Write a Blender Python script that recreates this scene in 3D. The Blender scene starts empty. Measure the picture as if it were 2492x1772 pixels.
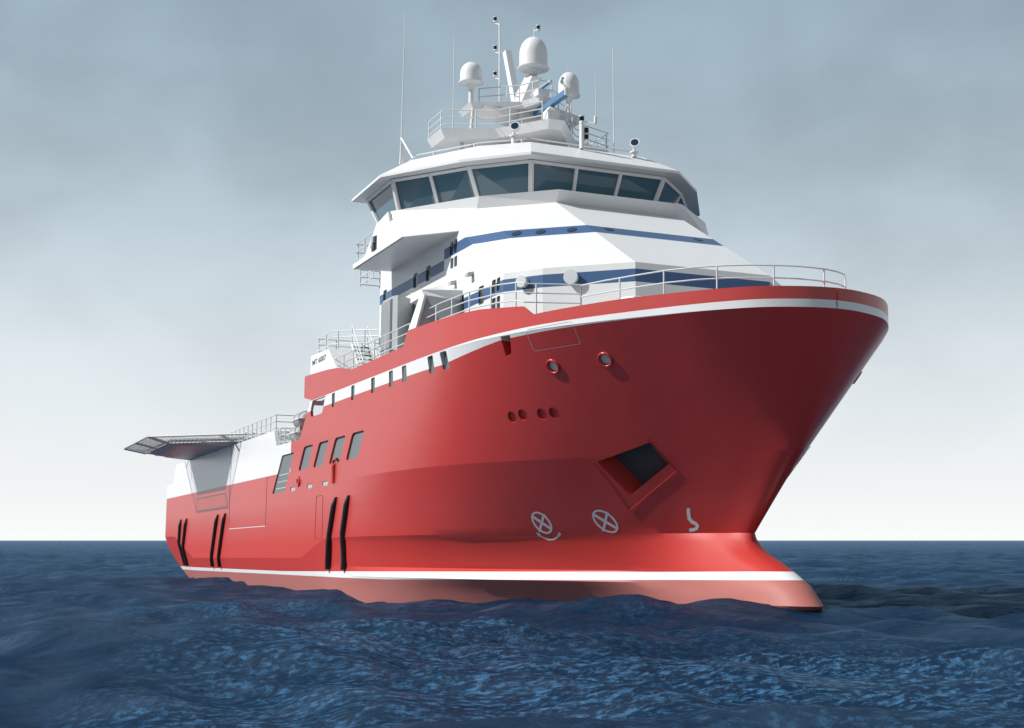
import bpy, bmesh, math, random
import numpy as np
from mathutils import Vector, Matrix
from mathutils.bvhtree import BVHTree
random.seed(7)
sc = bpy.context.scene
COL = sc.collection
# ------------------------------------------------------------------ camera
F = 3368.88 / 2492.0                      # focal length / frame width
HCAM = 2.8                                # camera height above the sea
PITCH = math.atan((1315 - 886) / 3368.88) # horizon row of the photograph
cam = bpy.data.cameras.new('camera'); co = bpy.data.objects.new('camera', cam); COL.objects.link(co)
cam.sensor_fit = 'HORIZONTAL'; cam.sensor_width = 36.0; cam.lens = 36.0 * F
cam.clip_start = 0.5; cam.clip_end = 60000
co.location = (0, 0, HCAM); co.rotation_euler = (math.radians(90) + PITCH, 0, 0)
sc.camera = co
# ship axes seen from the camera (solved once from the ship's own symmetric corners)
def rot(a, b, c):
    ca, sa = math.cos(a), math.sin(a)
    M0 = np.stack([np.array([ca, 0, -sa]), np.array([-sa, 0, -ca]), np.array([0, -1, 0])], 1)
    cb, sb = math.cos(b), math.sin(b); cc, s2 = math.cos(c), math.sin(c)
    return np.array([[cc, -s2, 0], [s2, cc, 0], [0, 0, 1]]) @ np.array([[1, 0, 0], [0, cb, -sb], [0, sb, cb]]) @ M0
SM = rot(1.16913947, -0.140281565, 0.00789023776)
C0 = np.array([0, 41.0952154 * .775, 0.])
W = np.array([[1, 0, 0], [0, math.sin(PITCH) * 1.0, math.cos(PITCH)], [0, -math.cos(PITCH), math.sin(PITCH)]])  # cam(x,down,fwd)->world
O = np.array([-90., 0., -3.])             # ship origin (midship, at the waterline)
def s2w(p):
    return W @ (SM @ (np.array(p, float) - C0)) + np.array([0, 0, HCAM])
A3 = W @ SM
ship_mat = Matrix(((A3[0, 0], -A3[0, 1], A3[0, 2], 0), (A3[1, 0], -A3[1, 1], A3[1, 2], 0), (A3[2, 0], -A3[2, 1], A3[2, 2], 0), (0, 0, 0, 1)))
ship_loc = s2w(O)
# ------------------------------------------------------------------ sun, sky, exposure
SUN_SHIP = np.array([-.18, .74, .65]); SUN_SHIP /= np.linalg.norm(SUN_SHIP)
sd = A3 @ SUN_SHIP; sd /= np.linalg.norm(sd)
sun = bpy.data.lights.new('sun', 'SUN'); so = bpy.data.objects.new('sun', sun); COL.objects.link(so)
sun.energy = 5.0; sun.angle = math.radians(0.5); sun.color = (1.0, .975, .94)
so.rotation_euler = Vector((-sd[0], -sd[1], -sd[2])).to_track_quat('-Z', 'Y').to_euler()
so.location = (0, 0, 200)
wd = bpy.data.worlds.new('World'); sc.world = wd; wd.use_nodes = True
nt = wd.node_tree; nt.nodes.clear()
def N(t, ty, **kw):
    n = t.nodes.new(ty)
    for k, v in kw.items(): setattr(n, k, v)
    return n
out = N(nt, 'ShaderNodeOutputWorld'); bg = N(nt, 'ShaderNodeBackground'); bg.inputs[1].default_value = 0.1
sky = N(nt, 'ShaderNodeTexSky', sky_type='NISHITA'); sky.sun_disc = False
sky.sun_elevation = math.asin(sd[2]); sky.sun_rotation = math.atan2(sd[0], sd[1]); sky.dust_density = 2.0
tc = N(nt, 'ShaderNodeTexCoord'); sep = N(nt, 'ShaderNodeSeparateXYZ'); nt.links.new(tc.outputs['Generated'], sep.inputs[0])
ramp = N(nt, 'ShaderNodeValToRGB'); nt.links.new(sep.outputs[2], ramp.inputs[0])
el = ramp.color_ramp.elements
stops = [(0.0, (10.2, 10.3, 10.3)), (0.04, (9.1, 9.35, 9.45)), (.12, (7.3, 7.95, 8.3)), (.22, (4.7, 5.6, 6.2)), (.32, (3.5, 4.5, 5.2)), (.46, (2.9, 3.9, 4.7)),
         (.62, (3.0, 3.8, 4.4)), (1.0, (3.2, 3.8, 4.3))]
el[0].position = 0; el[1].position = 1
for p, c in stops[1:-1]: el.new(p)
for e, (p, c) in zip(sorted(el, key=lambda e: e.position), stops): e.position = p; e.color = (c[0] / 10, c[1] / 10, c[2] / 10, 1)
# clouds : soft noise laid out on the cloud layer's own directions
mp = N(nt, 'ShaderNodeMapping'); mp.inputs['Scale'].default_value = (4.2, 4.2, 6.5); mp.inputs['Location'].default_value = (2.3, .4, 1.1)
nt.links.new(tc.outputs['Generated'], mp.inputs[0])
nz = N(nt, 'ShaderNodeTexNoise'); nz.inputs['Scale'].default_value = 1.7; nz.inputs['Detail'].default_value = 5; nz.inputs['Roughness'].default_value = .46
nz.inputs['Distortion'].default_value = .25
nt.links.new(mp.outputs[0], nz.inputs[0])
mr = N(nt, 'ShaderNodeMapRange'); mr.inputs[1].default_value = .30; mr.inputs[2].default_value = .72; mr.inputs[3].default_value = .91; mr.inputs[4].default_value = 1.14
mr.interpolation_type = 'SMOOTHSTEP'
nt.links.new(nz.outputs[0], mr.inputs[0])
# fade the cloud contrast towards the horizon
fd = N(nt, 'ShaderNodeMapRange'); fd.inputs[1].default_value = .03; fd.inputs[2].default_value = .2; nt.links.new(sep.outputs[2], fd.inputs[0])
mx = N(nt, 'ShaderNodeMix'); mx.data_type = 'FLOAT'; nt.links.new(fd.outputs[0], mx.inputs[0]); mx.inputs[2].default_value = 1.0; nt.links.new(mr.outputs[0], mx.inputs[3])
sc10 = N(nt, 'ShaderNodeVectorMath', operation='SCALE'); nt.links.new(ramp.outputs[0], sc10.inputs[0])
m10 = N(nt, 'ShaderNodeMath', operation='MULTIPLY'); 
# sky dimming added behind the viewer, out of view, to darken bow-facing surfaces
az = N(nt, 'ShaderNodeMapRange'); az.interpolation_type = 'SMOOTHSTEP'; az.inputs[1].default_value = -.35; az.inputs[2].default_value = .55; az.inputs[3].default_value = 5.2; az.inputs[4].default_value = 10.0
nt.links.new(sep.outputs[1], az.inputs[0]); nt.links.new(az.outputs[0], m10.inputs[1]); nt.links.new(mx.outputs[0], m10.inputs[0])
nt.links.new(m10.outputs[0], sc10.inputs['Scale'])
mix = N(nt, 'ShaderNodeMix'); mix.data_type = 'RGBA'; mix.inputs[0].default_value = .94
nt.links.new(sky.outputs[0], mix.inputs[6]); nt.links.new(sc10.outputs[0], mix.inputs[7])
nt.links.new(mix.outputs[2], bg.inputs[0]); nt.links.new(bg.outputs[0], out.inputs[0])
sc.view_settings.view_transform = 'Standard'; sc.view_settings.look = 'None'; sc.view_settings.exposure = 0.0; sc.view_settings.gamma = 1
sc.view_settings.use_curve_mapping = False
# ------------------------------------------------------------------ reading the photograph's sight lines
CX, CY, FP = 1246., 886., 3368.88
def ray(px): return SM.T @ np.array([(px[0] - CX) / FP, (px[1] - CY) / FP, 1.])
def PY(px, Y): s = ray(px); return C0 + s * (Y - C0[1]) / s[1]
def PZ(px, Z): s = ray(px); return C0 + s * (Z - C0[2]) / s[2]
def PX(px, X): s = ray(px); return C0 + s * (X - C0[0]) / s[0]
def zz(ox, oy, k): return lambda x, y: (ox + x / k, oy + y / k)
E1 = zz(1100, 100, 8.119); E2 = zz(1300, 180, 8.119); E3 = zz(1000, 220, 8.119); D1 = zz(840, 560, 8.119); D2 = zz(1060, 560, 8.119)
D3 = zz(740, 760, 8.119); D4 = zz(660, 1020, 8.119); E4 = zz(300, 1000, 8.119); R3 = zz(1200, 350, 3.263); R4 = zz(700, 700, 3.249)
R5 = zz(300, 960, 3.383); R6 = zz(1200, 760, 3.692); R8 = zz(1200, 1150, 2.538); R1 = zz(840, 0, 2.849); Z2 = zz(900, 670, 16.243); KK = zz(1400, 1060, 8.121)
# ------------------------------------------------------------------ materials
def mat(name, col, rough=.4, metal=0, coat=0, spec=.5, noise=.04, nscale=.6, bump=0):
    m = bpy.data.materials.new(name); m.use_nodes = True; t = m.node_tree
    b = t.nodes['Principled BSDF']; b.inputs['Roughness'].default_value = rough; b.inputs['Metallic'].default_value = metal
    b.inputs['Coat Weight'].default_value = coat; b.inputs['Coat Roughness'].default_value = .12; b.inputs['Specular IOR Level'].default_value = spec
    c = N(t, 'ShaderNodeTexCoord'); n = N(t, 'ShaderNodeTexNoise'); n.inputs['Scale'].default_value = nscale; n.inputs['Detail'].default_value = 6
    t.links.new(c.outputs['Object'], n.inputs[0])
    r = N(t, 'ShaderNodeMapRange'); r.inputs[3].default_value = 1 - noise; r.inputs[4].default_value = 1 + noise; t.links.new(n.outputs[0], r.inputs[0])
    v = N(t, 'ShaderNodeVectorMath', operation='SCALE'); v.inputs[0].default_value = col[:3]; t.links.new(r.outputs[0], v.inputs['Scale'])
    t.links.new(v.outputs[0], b.inputs['Base Color'])
    if bump:
        bp = N(t, 'ShaderNodeBump'); bp.inputs['Strength'].default_value = bump; bp.inputs['Distance'].default_value = .05
        t.links.new(n.outputs[0], bp.inputs['Height']); t.links.new(bp.outputs[0], b.inputs['Normal'])
    return m
WHITE = (.76, .77, .78); BLUE = (.050, .112, .245); RED = (.50, .036, .030)
m_white = mat('white_paint', WHITE, .38); m_grey = mat('grey_paint', (.42, .45, .46), .45); m_dark = mat('dark_grey_paint', (.10, .11, .125), .5)
m_black = mat('black_rubber', (.012, .014, .014), .6, bump=.4, nscale=6); m_red = mat('red_paint', RED, .3, coat=.4); m_blue = mat('blue_paint', (.085, .20, .34), .45)
m_rail = mat('galvanised_white_rail', (.66, .69, .70), .35, spec=.5); m_lamp = mat('black_lamp_lens', (.008, .008, .008), .15); m_green = mat('green_tread', (.02, .16, .05), .6)
m_deck = mat('deck_grey', (.25, .30, .31), .7); m_mark = mat('marking_grey_white', (.62, .66, .68), .4); m_text = mat('black_lettering', (.03, .03, .035), .5)
m_room = mat('interior_grey', (.17, .19, .20), .6); m_pane = mat('cabin_glass', (.055, .075, .075), .08, spec=.8)
m_glass = mat('bridge_glass', (.072, .145, .195), .03, spec=.3, noise=.02)
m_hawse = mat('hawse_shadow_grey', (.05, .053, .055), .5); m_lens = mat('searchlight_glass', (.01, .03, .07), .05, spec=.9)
def zone_paint(name, kind):
    """paint whose coloured bands are fixed to the ship's own X and Z (object coordinates)"""
    m = bpy.data.materials.new(name); m.use_nodes = True; t = m.node_tree; L = t.links
    b = t.nodes['Principled BSDF']
    c = N(t, 'ShaderNodeTexCoord'); s = N(t, 'ShaderNodeSeparateXYZ'); L.new(c.outputs['Object'], s.inputs[0])
    def math2(op, a, bb):
        n = N(t, 'ShaderNodeMath', operation=op)
        for i, q in enumerate((a, bb)):
            if q is None: continue
            if isinstance(q, (int, float)): n.inputs[i].default_value = q
            else: L.new(q, n.inputs[i])
        return n.outputs[0]
    X = math2('ADD', s.outputs[0], float(O[0])); Z = math2('ADD', s.outputs[2], float(O[2]))
    def curve(pts):                     # piecewise linear z(X)
        acc = None
        pts = sorted(pts)
        val = pts[0][1]
        for (x0, z0), (x1, z1) in zip(pts[:-1], pts[1:]):
            r = N(t, 'ShaderNodeMapRange'); r.inputs[1].default_value = x0; r.inputs[2].default_value = x1
            r.inputs[3].default_value = 0; r.inputs[4].default_value = z1 - z0; L.new(X, r.inputs[0])
            acc = r.outputs[0] if acc is None else math2('ADD', acc, r.outputs[0])
        return math2('ADD', acc, val)
    def band(lo, hi): return math2('MULTIPLY', math2('GREATER_THAN', Z, lo), math2('LESS_THAN', Z, hi))
    def mixc(fac, a, bcol):
        n = N(t, 'ShaderNodeMix'); n.data_type = 'RGBA'; L.new(fac, n.inputs[0])
        for i, q in ((6, a), (7, bcol)):
            if isinstance(q, tuple): n.inputs[i].default_value = (*q, 1)
            else: L.new(q, n.inputs[i])
        return n.outputs[2]
    if kind == 'hull':
        top = curve([(-90, -.87), (-72, -.70), (-55, -.50), (-46, -.38)]); bot = curve([(-125, -1.14), (-90, -1.09), (-70, -1.08), (-60, -.93), (-45, -.70)])
        col = mixc(math2('GREATER_THAN', Z, bot), (.43, .15, .13), WHITE)
        col = mixc(math2('GREATER_THAN', Z, top), col, RED)
        zt = curve([(-60, 9.62), (-48, 9.86), (-43, 9.93)]); zb = curve([(-60, 8.98), (-55, 9.42), (-50, 9.54), (-43, 9.62)])
        col = mixc(math2('MULTIPLY', band(zb, zt), math2('GREATER_THAN', X, -86.0)), col, WHITE)
        col = mixc(math2('MULTIPLY', math2('GREATER_THAN', Z, 5.522), math2('LESS_THAN', X, -87.9)), col, WHITE)
        rough, coat = .33, .0
    else:
        st = math2('MULTIPLY', band(15.235, 15.795), math2('GREATER_THAN', X, -65.66))
        st = math2('MAXIMUM', st, math2('MULTIPLY', band(14.675, 15.24), math2('LESS_THAN', X, -65.66)))
        st = math2('MAXIMUM', st, band(12.165, 12.745))
        col = mixc(st, WHITE, BLUE); rough, coat = .38, 0
    n = N(t, 'ShaderNodeTexNoise'); n.inputs['Scale'].default_value = .35; n.inputs['Detail'].default_value = 7; n.inputs['Roughness'].default_value = .62
    mp2 = N(t, 'ShaderNodeMapping'); mp2.inputs['Scale'].default_value = (1.0, 1.0, .28); L.new(c.outputs['Object'], mp2.inputs[0]); L.new(mp2.outputs[0], n.inputs[0])
    r = N(t, 'ShaderNodeMapRange'); r.inputs[3].default_value = .95; r.inputs[4].default_value = 1.05; L.new(n.outputs[0], r.inputs[0])
    v = N(t, 'ShaderNodeVectorMath', operation='SCALE'); L.new(col, v.inputs[0]); L.new(r.outputs[0], v.inputs['Scale'])
    L.new(v.outputs[0], b.inputs['Base Color'])
    b.inputs['Roughness'].default_value = rough; b.inputs['Coat Weight'].default_value = coat
    if kind == 'hull':
        rz = N(t, 'ShaderNodeMapRange'); rz.inputs[1].default_value = .8; rz.inputs[2].default_value = 3.5; rz.inputs[3].default_value = .55; rz.inputs[4].default_value = .33; L.new(Z, rz.inputs[0]); L.new(rz.outputs[0], b.inputs['Roughness'])
        rs = N(t, 'ShaderNodeMapRange'); rs.inputs[1].default_value = .8; rs.inputs[2].default_value = 2.5; rs.inputs[3].default_value = .16; rs.inputs[4].default_value = .5; L.new(Z, rs.inputs[0]); L.new(rs.outputs[0], b.inputs['Specular IOR Level'])
        b.inputs['IOR'].default_value = 1.75
        n2 = N(t, 'ShaderNodeTexNoise'); n2.inputs['Scale'].default_value = .45; n2.inputs['Detail'].default_value = 2; L.new(c.outputs['Object'], n2.inputs[0])
        bu = N(t, 'ShaderNodeBump'); bu.inputs['Strength'].default_value = .5; bu.inputs['Distance'].default_value = .035; L.new(n2.outputs[0], bu.inputs['Height']); L.new(bu.outputs[0], b.inputs['Normal'])
    return m
m_hull = zone_paint('hull_paint', 'hull'); m_house = zone_paint('deckhouse_paint', 'house')
# ------------------------------------------------------------------ mesh helpers (ship coordinates: X forward, Y starboard, Z up)
def loc(p): return (p[0] - O[0], -(p[1] - O[1]), p[2] - O[2])
class MB:
    def __init__(s): s.bm = bmesh.new()
    def v(s, p): return s.bm.verts.new(loc(p))
    def face(s, pts): return s.bm.faces.new([s.v(p) for p in pts])
    def prism(s, base, top):
        a = [s.v(p) for p in base]; b = [s.v(p) for p in top]; n = len(a)
        s.bm.faces.new(a); s.bm.faces.new(b[::-1])
        for i in range(n): s.bm.faces.new((a[i], b[i], b[(i + 1) % n], a[(i + 1) % n]))
        return s
    def xz(s, poly, y0, y1): return s.prism([(x, y0, z) for x, z in poly], [(x, y1, z) for x, z in poly])
    def xy(s, poly, z0, z1): return s.prism([(x, y, z0) for x, y in poly], [(x, y, z1) for x, y in poly])
    def box(s, x0, x1, y0, y1, z0, z1): return s.xy([(x0, y0), (x1, y0), (x1, y1), (x0, y1)], z0, z1)
    def loft(s, rings, cap=True):
        R = [[s.v(p) for p in r] for r in rings]; n = len(R[0])
        for a, b in zip(R[:-1], R[1:]):
            for i in range(n): s.bm.faces.new((a[i], a[(i + 1) % n], b[(i + 1) % n], b[i]))
        if cap: s.bm.faces.new(R[0][::-1]); s.bm.faces.new(R[-1])
        return s
    def tube(s, pts, r, seg=8, r1=None):
        P = [Vector(p) for p in pts]; rings = []; n = len(P)
        for i, p in enumerate(P):
            d = (P[min(i + 1, n - 1)] - P[max(i - 1, 0)]).normalized()
            up = Vector((0, 0, 1)) if abs(d.z) < .9 else Vector((1, 0, 0))
            a = d.cross(up).normalized(); b = d.cross(a)
            rr = r if r1 is None else r + (r1 - r) * i / (n - 1)
            rings.append([p + (a * math.cos(2 * math.pi * k / seg) + b * math.sin(2 * math.pi * k / seg)) * rr for k in range(seg)])
        return s.loft(rings)
    def lathe(s, c, prof, seg=32, axis=Vector((0, 0, 1)), cap=True):
        q = Vector((0, 0, 1)).rotation_difference(Vector(axis)); rings = []
        for r, h in prof:
            rings.append([Vector(c) + q @ Vector((r * math.cos(2 * math.pi * k / seg), r * math.sin(2 * math.pi * k / seg), h)) for k in range(seg)])
        return s.loft(rings, cap)
    def build(s, name, m, parent=None, smooth=None, bevel=0):
        bmesh.ops.recalc_face_normals(s.bm, faces=s.bm.faces)
        if bevel:
            ed = [e for e in s.bm.edges if len(e.link_faces) == 2 and e.calc_face_angle() > .6]
            bmesh.ops.bevel(s.bm, geom=ed, offset=bevel, segments=2, affect='EDGES', profile=.6)
        me = bpy.data.meshes.new(name); s.bm.to_mesh(me); s.bm.free(); me.materials.append(m)
        o = bpy.data.objects.new(name, me); COL.objects.link(o)
        if parent: o.parent = parent
        if smooth:
            me.shade_smooth(); me.set_sharp_from_angle(angle=math.radians(smooth))
        return o
def empty(name, label, cat, origin=None):
    e = bpy.data.objects.new(name, None); COL.objects.link(e); e['label'] = label; e['category'] = cat; e.empty_display_size = 1
    return e
ship = empty('offshore_supply_ship', 'large red-hulled offshore supply ship with white superstructure and blue stripes, on the open sea', 'ship')
ship.matrix_world = Matrix.Translation(ship_loc) @ ship_mat
# ------------------------------------------------------------------ hull form: waterplane outlines at several levels
def pchip(xs, ys):
    xs = np.array(xs, float); ys = np.array(ys, float); h = np.diff(xs); d = np.diff(ys) / h; m = np.zeros(len(xs))
    for i in range(1, len(xs) - 1):
        if d[i - 1] * d[i] > 0:
            w1 = 2 * h[i] + h[i - 1]; w2 = h[i] + 2 * h[i - 1]; m[i] = (w1 + w2) / (w1 / d[i - 1] + w2 / d[i])
    m[0] = d[0]; m[-1] = 0
    def f(x):
        x = min(max(x, xs[0]), xs[-1]); i = min(int(np.searchsorted(xs, x, 'right')) - 1, len(xs) - 2); t = (x - xs[i]) / h[i]
        return (2 * t ** 3 - 3 * t * t + 1) * ys[i] + (t ** 3 - 2 * t * t + t) * h[i] * m[i] + (3 * t * t - 2 * t ** 3) * ys[i + 1] + (t ** 3 - t * t) * h[i] * m[i + 1]
    return f
LEV = [  # z, stem X, [(distance behind the stem, half breadth)]
 (-3.2, -47.5, [(0, 0), (.5, .7), (2, 1.2), (5, 1.5), (8, 1.9), (11, 3.0), (15, 5.4), (19, 7.4), (25, 9.0), (30.5, 9.6)]),
 (-1.7, -44.95, [(0, 0), (.25, .5), (.8, .85), (2, 1.2), (4, 1.5), (7, 1.75), (9.5, 2.2), (12, 3.2), (15, 5.0), (19, 7.1), (24, 8.8), (30, 9.5), (33, 9.7)]),
 (-.95, -45.75, [(0, 0), (.25, .5), (.8, .85), (2, 1.2), (4, 1.5), (6.5, 1.8), (8.5, 2.4), (11, 3.8), (14, 5.7), (18, 7.7), (23, 9.1), (28, 9.6), (32.2, 9.8)]),
 (-.45, -46.65, [(0, 0), (.25, .42), (.8, .75), (2, 1.1), (3.6, 1.45), (5.5, 1.8), (7.5, 2.25), (9.5, 3.1), (11.5, 4.2), (14.5, 5.8), (18, 7.4), (22, 8.7), (27, 9.45), (31.3, 9.75)]),
 (1.17, -49.3, [(0, 0), (.3, .3), (1, .62), (3, 1.65), (6, 3.4), (9, 5.2), (11.5, 6.7), (14, 7.9), (18, 9.05), (23, 9.75), (28.7, 10)]),
 (4.4, -45.95, [(0, 0), (.3, .45), (1, .95), (2.2, 1.75), (3.8, 2.75), (5.5, 3.85), (7.5, 5.05), (9.9, 6.5), (12.5, 7.8), (15.5, 8.9), (19, 9.55), (24, 9.93), (28, 10)]),
 (9.6, -43.15, [(0, 0), (.3, 1.5), (.9, 2.75), (1.9, 3.85), (3, 4.75), (4.5, 5.75), (7, 7.3), (9, 8.3), (11.5, 9.12), (14, 9.63), (17, 9.93), (21, 10), (28, 10)]),
]
_lf = {z: (xs, pchip([math.sqrt(d) for d, _ in tb], [y for _, y in tb])) for z, xs, tb in LEV}
def _neck(z):
    xs = float(np.interp(z, [-.45, -.05, .28, .58, .86, 1.17], [-46.65, -47.65, -48.55, -49.1, -49.3, -49.3])); w = ((1.17 - z) / 1.62) ** .72
    tb = []
    for d in (0, .1, .25, .5, .8, 1.2, 1.7, 2.3, 3, 4, 5, 6, 7.5, 9, 11, 13, 15.5, 18, 21, 25, 29, -78 * -1 + xs):
        X = xs - d; y = 0
        for zz0, ww in ((1.17, 1 - w), (-.45, w)):
            x0, f = _lf[zz0]; y += ww * (f(math.sqrt(x0 - X)) if X < x0 else 0)
        tb.append((d, y * min(1, math.sqrt(d / 1.0)) ** .6))
    return (z, xs, tb)
LEV = LEV[:4] + [_neck(z) for z in (-.2, .05, .3, .55, .8, .97)] + LEV[4:]
LF = [(z, xs, pchip([math.sqrt(d) for d, _ in tb], [y for _, y in tb]), tb[-1][0]) for z, xs, tb in LEV]
def level(z):
    """stem X and half breadth at each behind-stem fraction, linear between tabulated levels"""
    for a, b in zip(LF[:-1], LF[1:]):
        if z <= b[0] + 1e-6: break
    t = (z - a[0]) / (b[0] - a[0])
    return a, b, t
XB = -78.0                       # aft of this the side is flat
def col_point(z, g):
    """g in 0..1 from the stem to XB"""
    a, b, t = level(z); P = []
    for (zz_, xs, f, dm) in (a, b):
        d = (xs - XB) * g; P.append((xs - d, f(math.sqrt(max(d, 0)))))
    return ((1 - t) * P[0][0] + t * P[1][0], (1 - t) * P[0][1] + t * P[1][1], z)
G = [(i / 44.) ** 1.9 for i in range(45)]
def chine(x): return float(np.interp(x, [-136.3, -131.1, -125.8, -121.1, -84.6, -79.7, -78], [1.9, 1.86, .83, -.07, 0.0, 1.07, 1.17]))
def stern_y(x, z):
    """half breadth aft: chine line rising to the transom, section leaning in below it"""
    zc = chine(x)
    y = 10.0
    if z < zc:
        k = np.interp(x, [-136.3, -127, -121, -84, -78], [.3, .34, .30, .22, .10])
        y -= k * (zc - z)
    return max(y, .3)
AFTX = [-79.7, -82, -84.6, -90, -95, -100, -105, -110, -116, -121.1, -123.5, -125.8, -128.5, -131.1, -133.5]
def transom_x(z): return float(np.interp(z, [-3.2, -1.3, -.9, 0, .8, 1.9, 6], [-124, -131.0, -132.2, -134.2, -135.8, -136.3, -136.3]))
def grid_half(zs):
    rows = []
    for z in zs:
        r = [col_point(z, g) for g in G]
        tx = transom_x(z)
        for x in AFTX + [-136.3]:
            zm = float(np.interp(z, [-3.2, 1.17, 4.4], [-3.2, chine(x), 4.4])) if z < 4.4 else z
            tx = transom_x(zm); xx = max(x, tx + (x + 136.3) * .08) if x > -136 else tx
            r.append((xx, stern_y(xx, zm), zm))
        rows.append(r)
    return rows
def shell(rows):
    """closed solid from port/starboard mirrored rows"""
    mb = MB(); V = []
    for r in rows:
        ring = [mb.v(p) for p in r] + [mb.v((p[0], -p[1], p[2])) for p in reversed(r[1:] if r[0][1] < 1e-4 else r)]
        V.append(ring)
    n = len(V[0])
    for a, b in zip(V[:-1], V[1:]):
        for i in range(n): mb.bm.faces.new((a[i], a[(i + 1) % n], b[(i + 1) % n], b[i]))
    for ring, flip in ((V[0], 1), (V[-1], 0)):
        m = len(rows[0]); off = 1 if rows[0][0][1] < 1e-4 else 0
        for i in range(m - 1):
            j0 = n - i if off else n - 1 - i; j1 = j0 - 1
            q = [ring[i], ring[i + 1], ring[j1 % n], ring[j0 % n]]
            q2 = []
            for w in q:
                if w not in q2: q2.append(w)
            mb.bm.faces.new(q2)
    return mb
Zlow = [-3.2, -2.4, -1.7, -1.3, -.95, -.7, -.45, -.2, .05, .3, .55, .8, .97, 1.17, 1.5, 1.9, 2.7, 3.5, 4.4, 4.77, 5.15, 5.52]
lower = shell(grid_half(Zlow))
# bow part above z 5.52
XM = -76.0
rows = []
for z in [5.52 + i * (9.6 - 5.52) / 14 for i in range(15)]:
    r = [p for p in (col_point(z, g) for g in G) if p[0] > XM + .3]
    a = [p for p in (col_point(z, g) for g in G)]
    # resample to a fixed count ending exactly at XM
    xs = [p[0] for p in a][::-1]; ys = [p[1] for p in a][::-1]
    tip = a[0][0]; out_ = []
    for g in [(i / 40.) ** 2 for i in range(41)]:
        x = tip + (XM - tip) * g; out_.append((x, float(np.interp(x, xs, ys)) if g > 0 else 0.0, z))
    rows.append(out_)
# smoother: evaluate outline exactly instead of linear interpolation
def half_at(x, z):
    a, b, t = level(z); lo, hi = 0., 1.
    for _ in range(40):
        m = (lo + hi) / 2
        if col_point(z, m)[0] > x: lo = m
        else: hi = m
    return col_point(z, (lo + hi) / 2)[1]
rows = [[(p[0], half_at(p[0], p[2]) if i else 0.0, p[2]) for i, p in enumerate(r)] for r in rows]
bow = shell(rows)
mid = MB().xz([(-88.0, 5.52), (-88.0, 7.42), (-85.72, 7.42), (-83.39, 9.6), (XM, 9.6), (XM, 5.52)], -10, 10)
casing = []
CAS = [(-136.3, 5.52), (-136.15, 6.83), (-132.88, 6.77), (-132.28, 7.88), (-131.5, 8.54), (-92.7, 8.54), (-91.9, 7.45), (-88.0, 7.42), (-88.0, 5.52)]
for s in (1, -1): casing.append(MB().xz(CAS, s * 8.7, s * 10.0))
bodies = [b.build('hull_piece', m_hull) for b in [lower, mid, bow] + casing]
# ray casting helpers for fitting marks on the curved bow
def bvh_of(objs):
    bm = bmesh.new()
    for o in objs: bm.from_mesh(o.data)
    t = BVHTree.FromBMesh(bm); bm.free(); return t
hull_bvh = bvh_of(bodies)
def hit(px, bvh=None):
    s = ray(px); o = Vector(loc(C0)); d = Vector((s[0], -s[1], s[2])).normalized()
    p, n, i, dist = (bvh or hull_bvh).ray_cast(o, d)
    if p is None: return None, None
    P = np.array([p.x + O[0], -p.y, p.z + O[2]]); Nn = np.array([n.x, -n.y, n.z])
    if Nn @ s > 0: Nn = -Nn
    return P, Nn
# ------------------------------------------------------------------ openings cut into the hull
def cutter_xz(poly, y0, y1, r=.12):
    """rounded polygon pushed in Y, both sides of the ship"""
    P = [Vector((x, z)) for x, z in poly]; out_ = []
    n = len(P)
    for i in range(n):
        a, b, c = P[i - 1], P[i], P[(i + 1) % n]; rr = min(r, (a - b).length * .4, (c - b).length * .4)
        p0 = b + (a - b).normalized() * rr; p1 = b + (c - b).normalized() * rr
        for t in (0, .25, .5, .75, 1): q = p0 * (1 - t) ** 2 + b * 2 * t * (1 - t) + p1 * t * t; out_.append((q.x, q.y))
    return out_
cuts = MB(); recess = []            # recess: (poly, depth)
def add_cut(poly, depth, r=.12, y1=10.6):
    pl = cutter_xz(poly, 0, 0, r)
    for s in (1, -1): cuts.xz(pl, s * (10 - depth), s * y1)
    recess.append((pl, depth))
wins = [((-78.46, 9.63), (-77.79, 9.63), (-77.79, 8.74), (-78.40, 8.74)), ((-74.49, 9.63), (-73.82, 9.63), (-73.82, 8.74), (-74.45, 8.74)),
        ((-70.77, 9.63), (-70.09, 9.63), (-70.09, 8.74), (-70.72, 8.74)), ((-67.71, 9.63), (-67.04, 9.63), (-67.04, 8.74), (-67.68, 8.74)),
        ((-65.63, 9.63), (-64.93, 9.63), (-64.93, 8.74), (-65.6, 8.74)), ((-61.9, 9.60), (-61.2, 9.60), (-61.2, 8.74), (-61.85, 8.74)),
        ((-60.3, 9.60), (-59.55, 9.60), (-59.55, 8.74), (-60.25, 8.74))]
for w in wins: add_cut([(x, min(z, 9.56)) for x, z in w], .11 + .12 * (w[0][0] > -62) + .13 * (w[0][0] > -60.5), .1)
pws = [((-82.36, 6.88), (-84.56, 6.88), (-85.87, 5.43), (-83.6, 5.43)), ((-78.86, 6.88), (-80.98, 6.88), (-82.3, 5.43), (-80.1, 5.43)),
       ((-75.35, 6.88), (-77.5, 6.88), (-78.75, 5.43), (-76.5, 5.43)), ((-71.8, 6.88), (-74.08, 6.88), (-75.25, 5.43), (-72.95, 5.43))]
for w in pws: add_cut(w, .16, .3)
add_cut(((-87.05, 6.7), (-90.25, 6.7), (-92.72, 4.25), (-89.3, 4.25)), .14, .2)
add_cut(((-79.75, 9.7), (-82.75, 9.7), (-83.25, 9.0), (-83.1, 8.6), (-80.55, 8.6)), .5, .2)
cuts.box(-92, -78.6, -9.84, 9.84, 8.3, 9.4)
for x in (-87.73, -83.57, -80.04): add_cut(((x, 4.48), (x + 1.22, 4.48), (x + 1.22, 4.22), (x, 4.22)), .09, .06)
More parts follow.
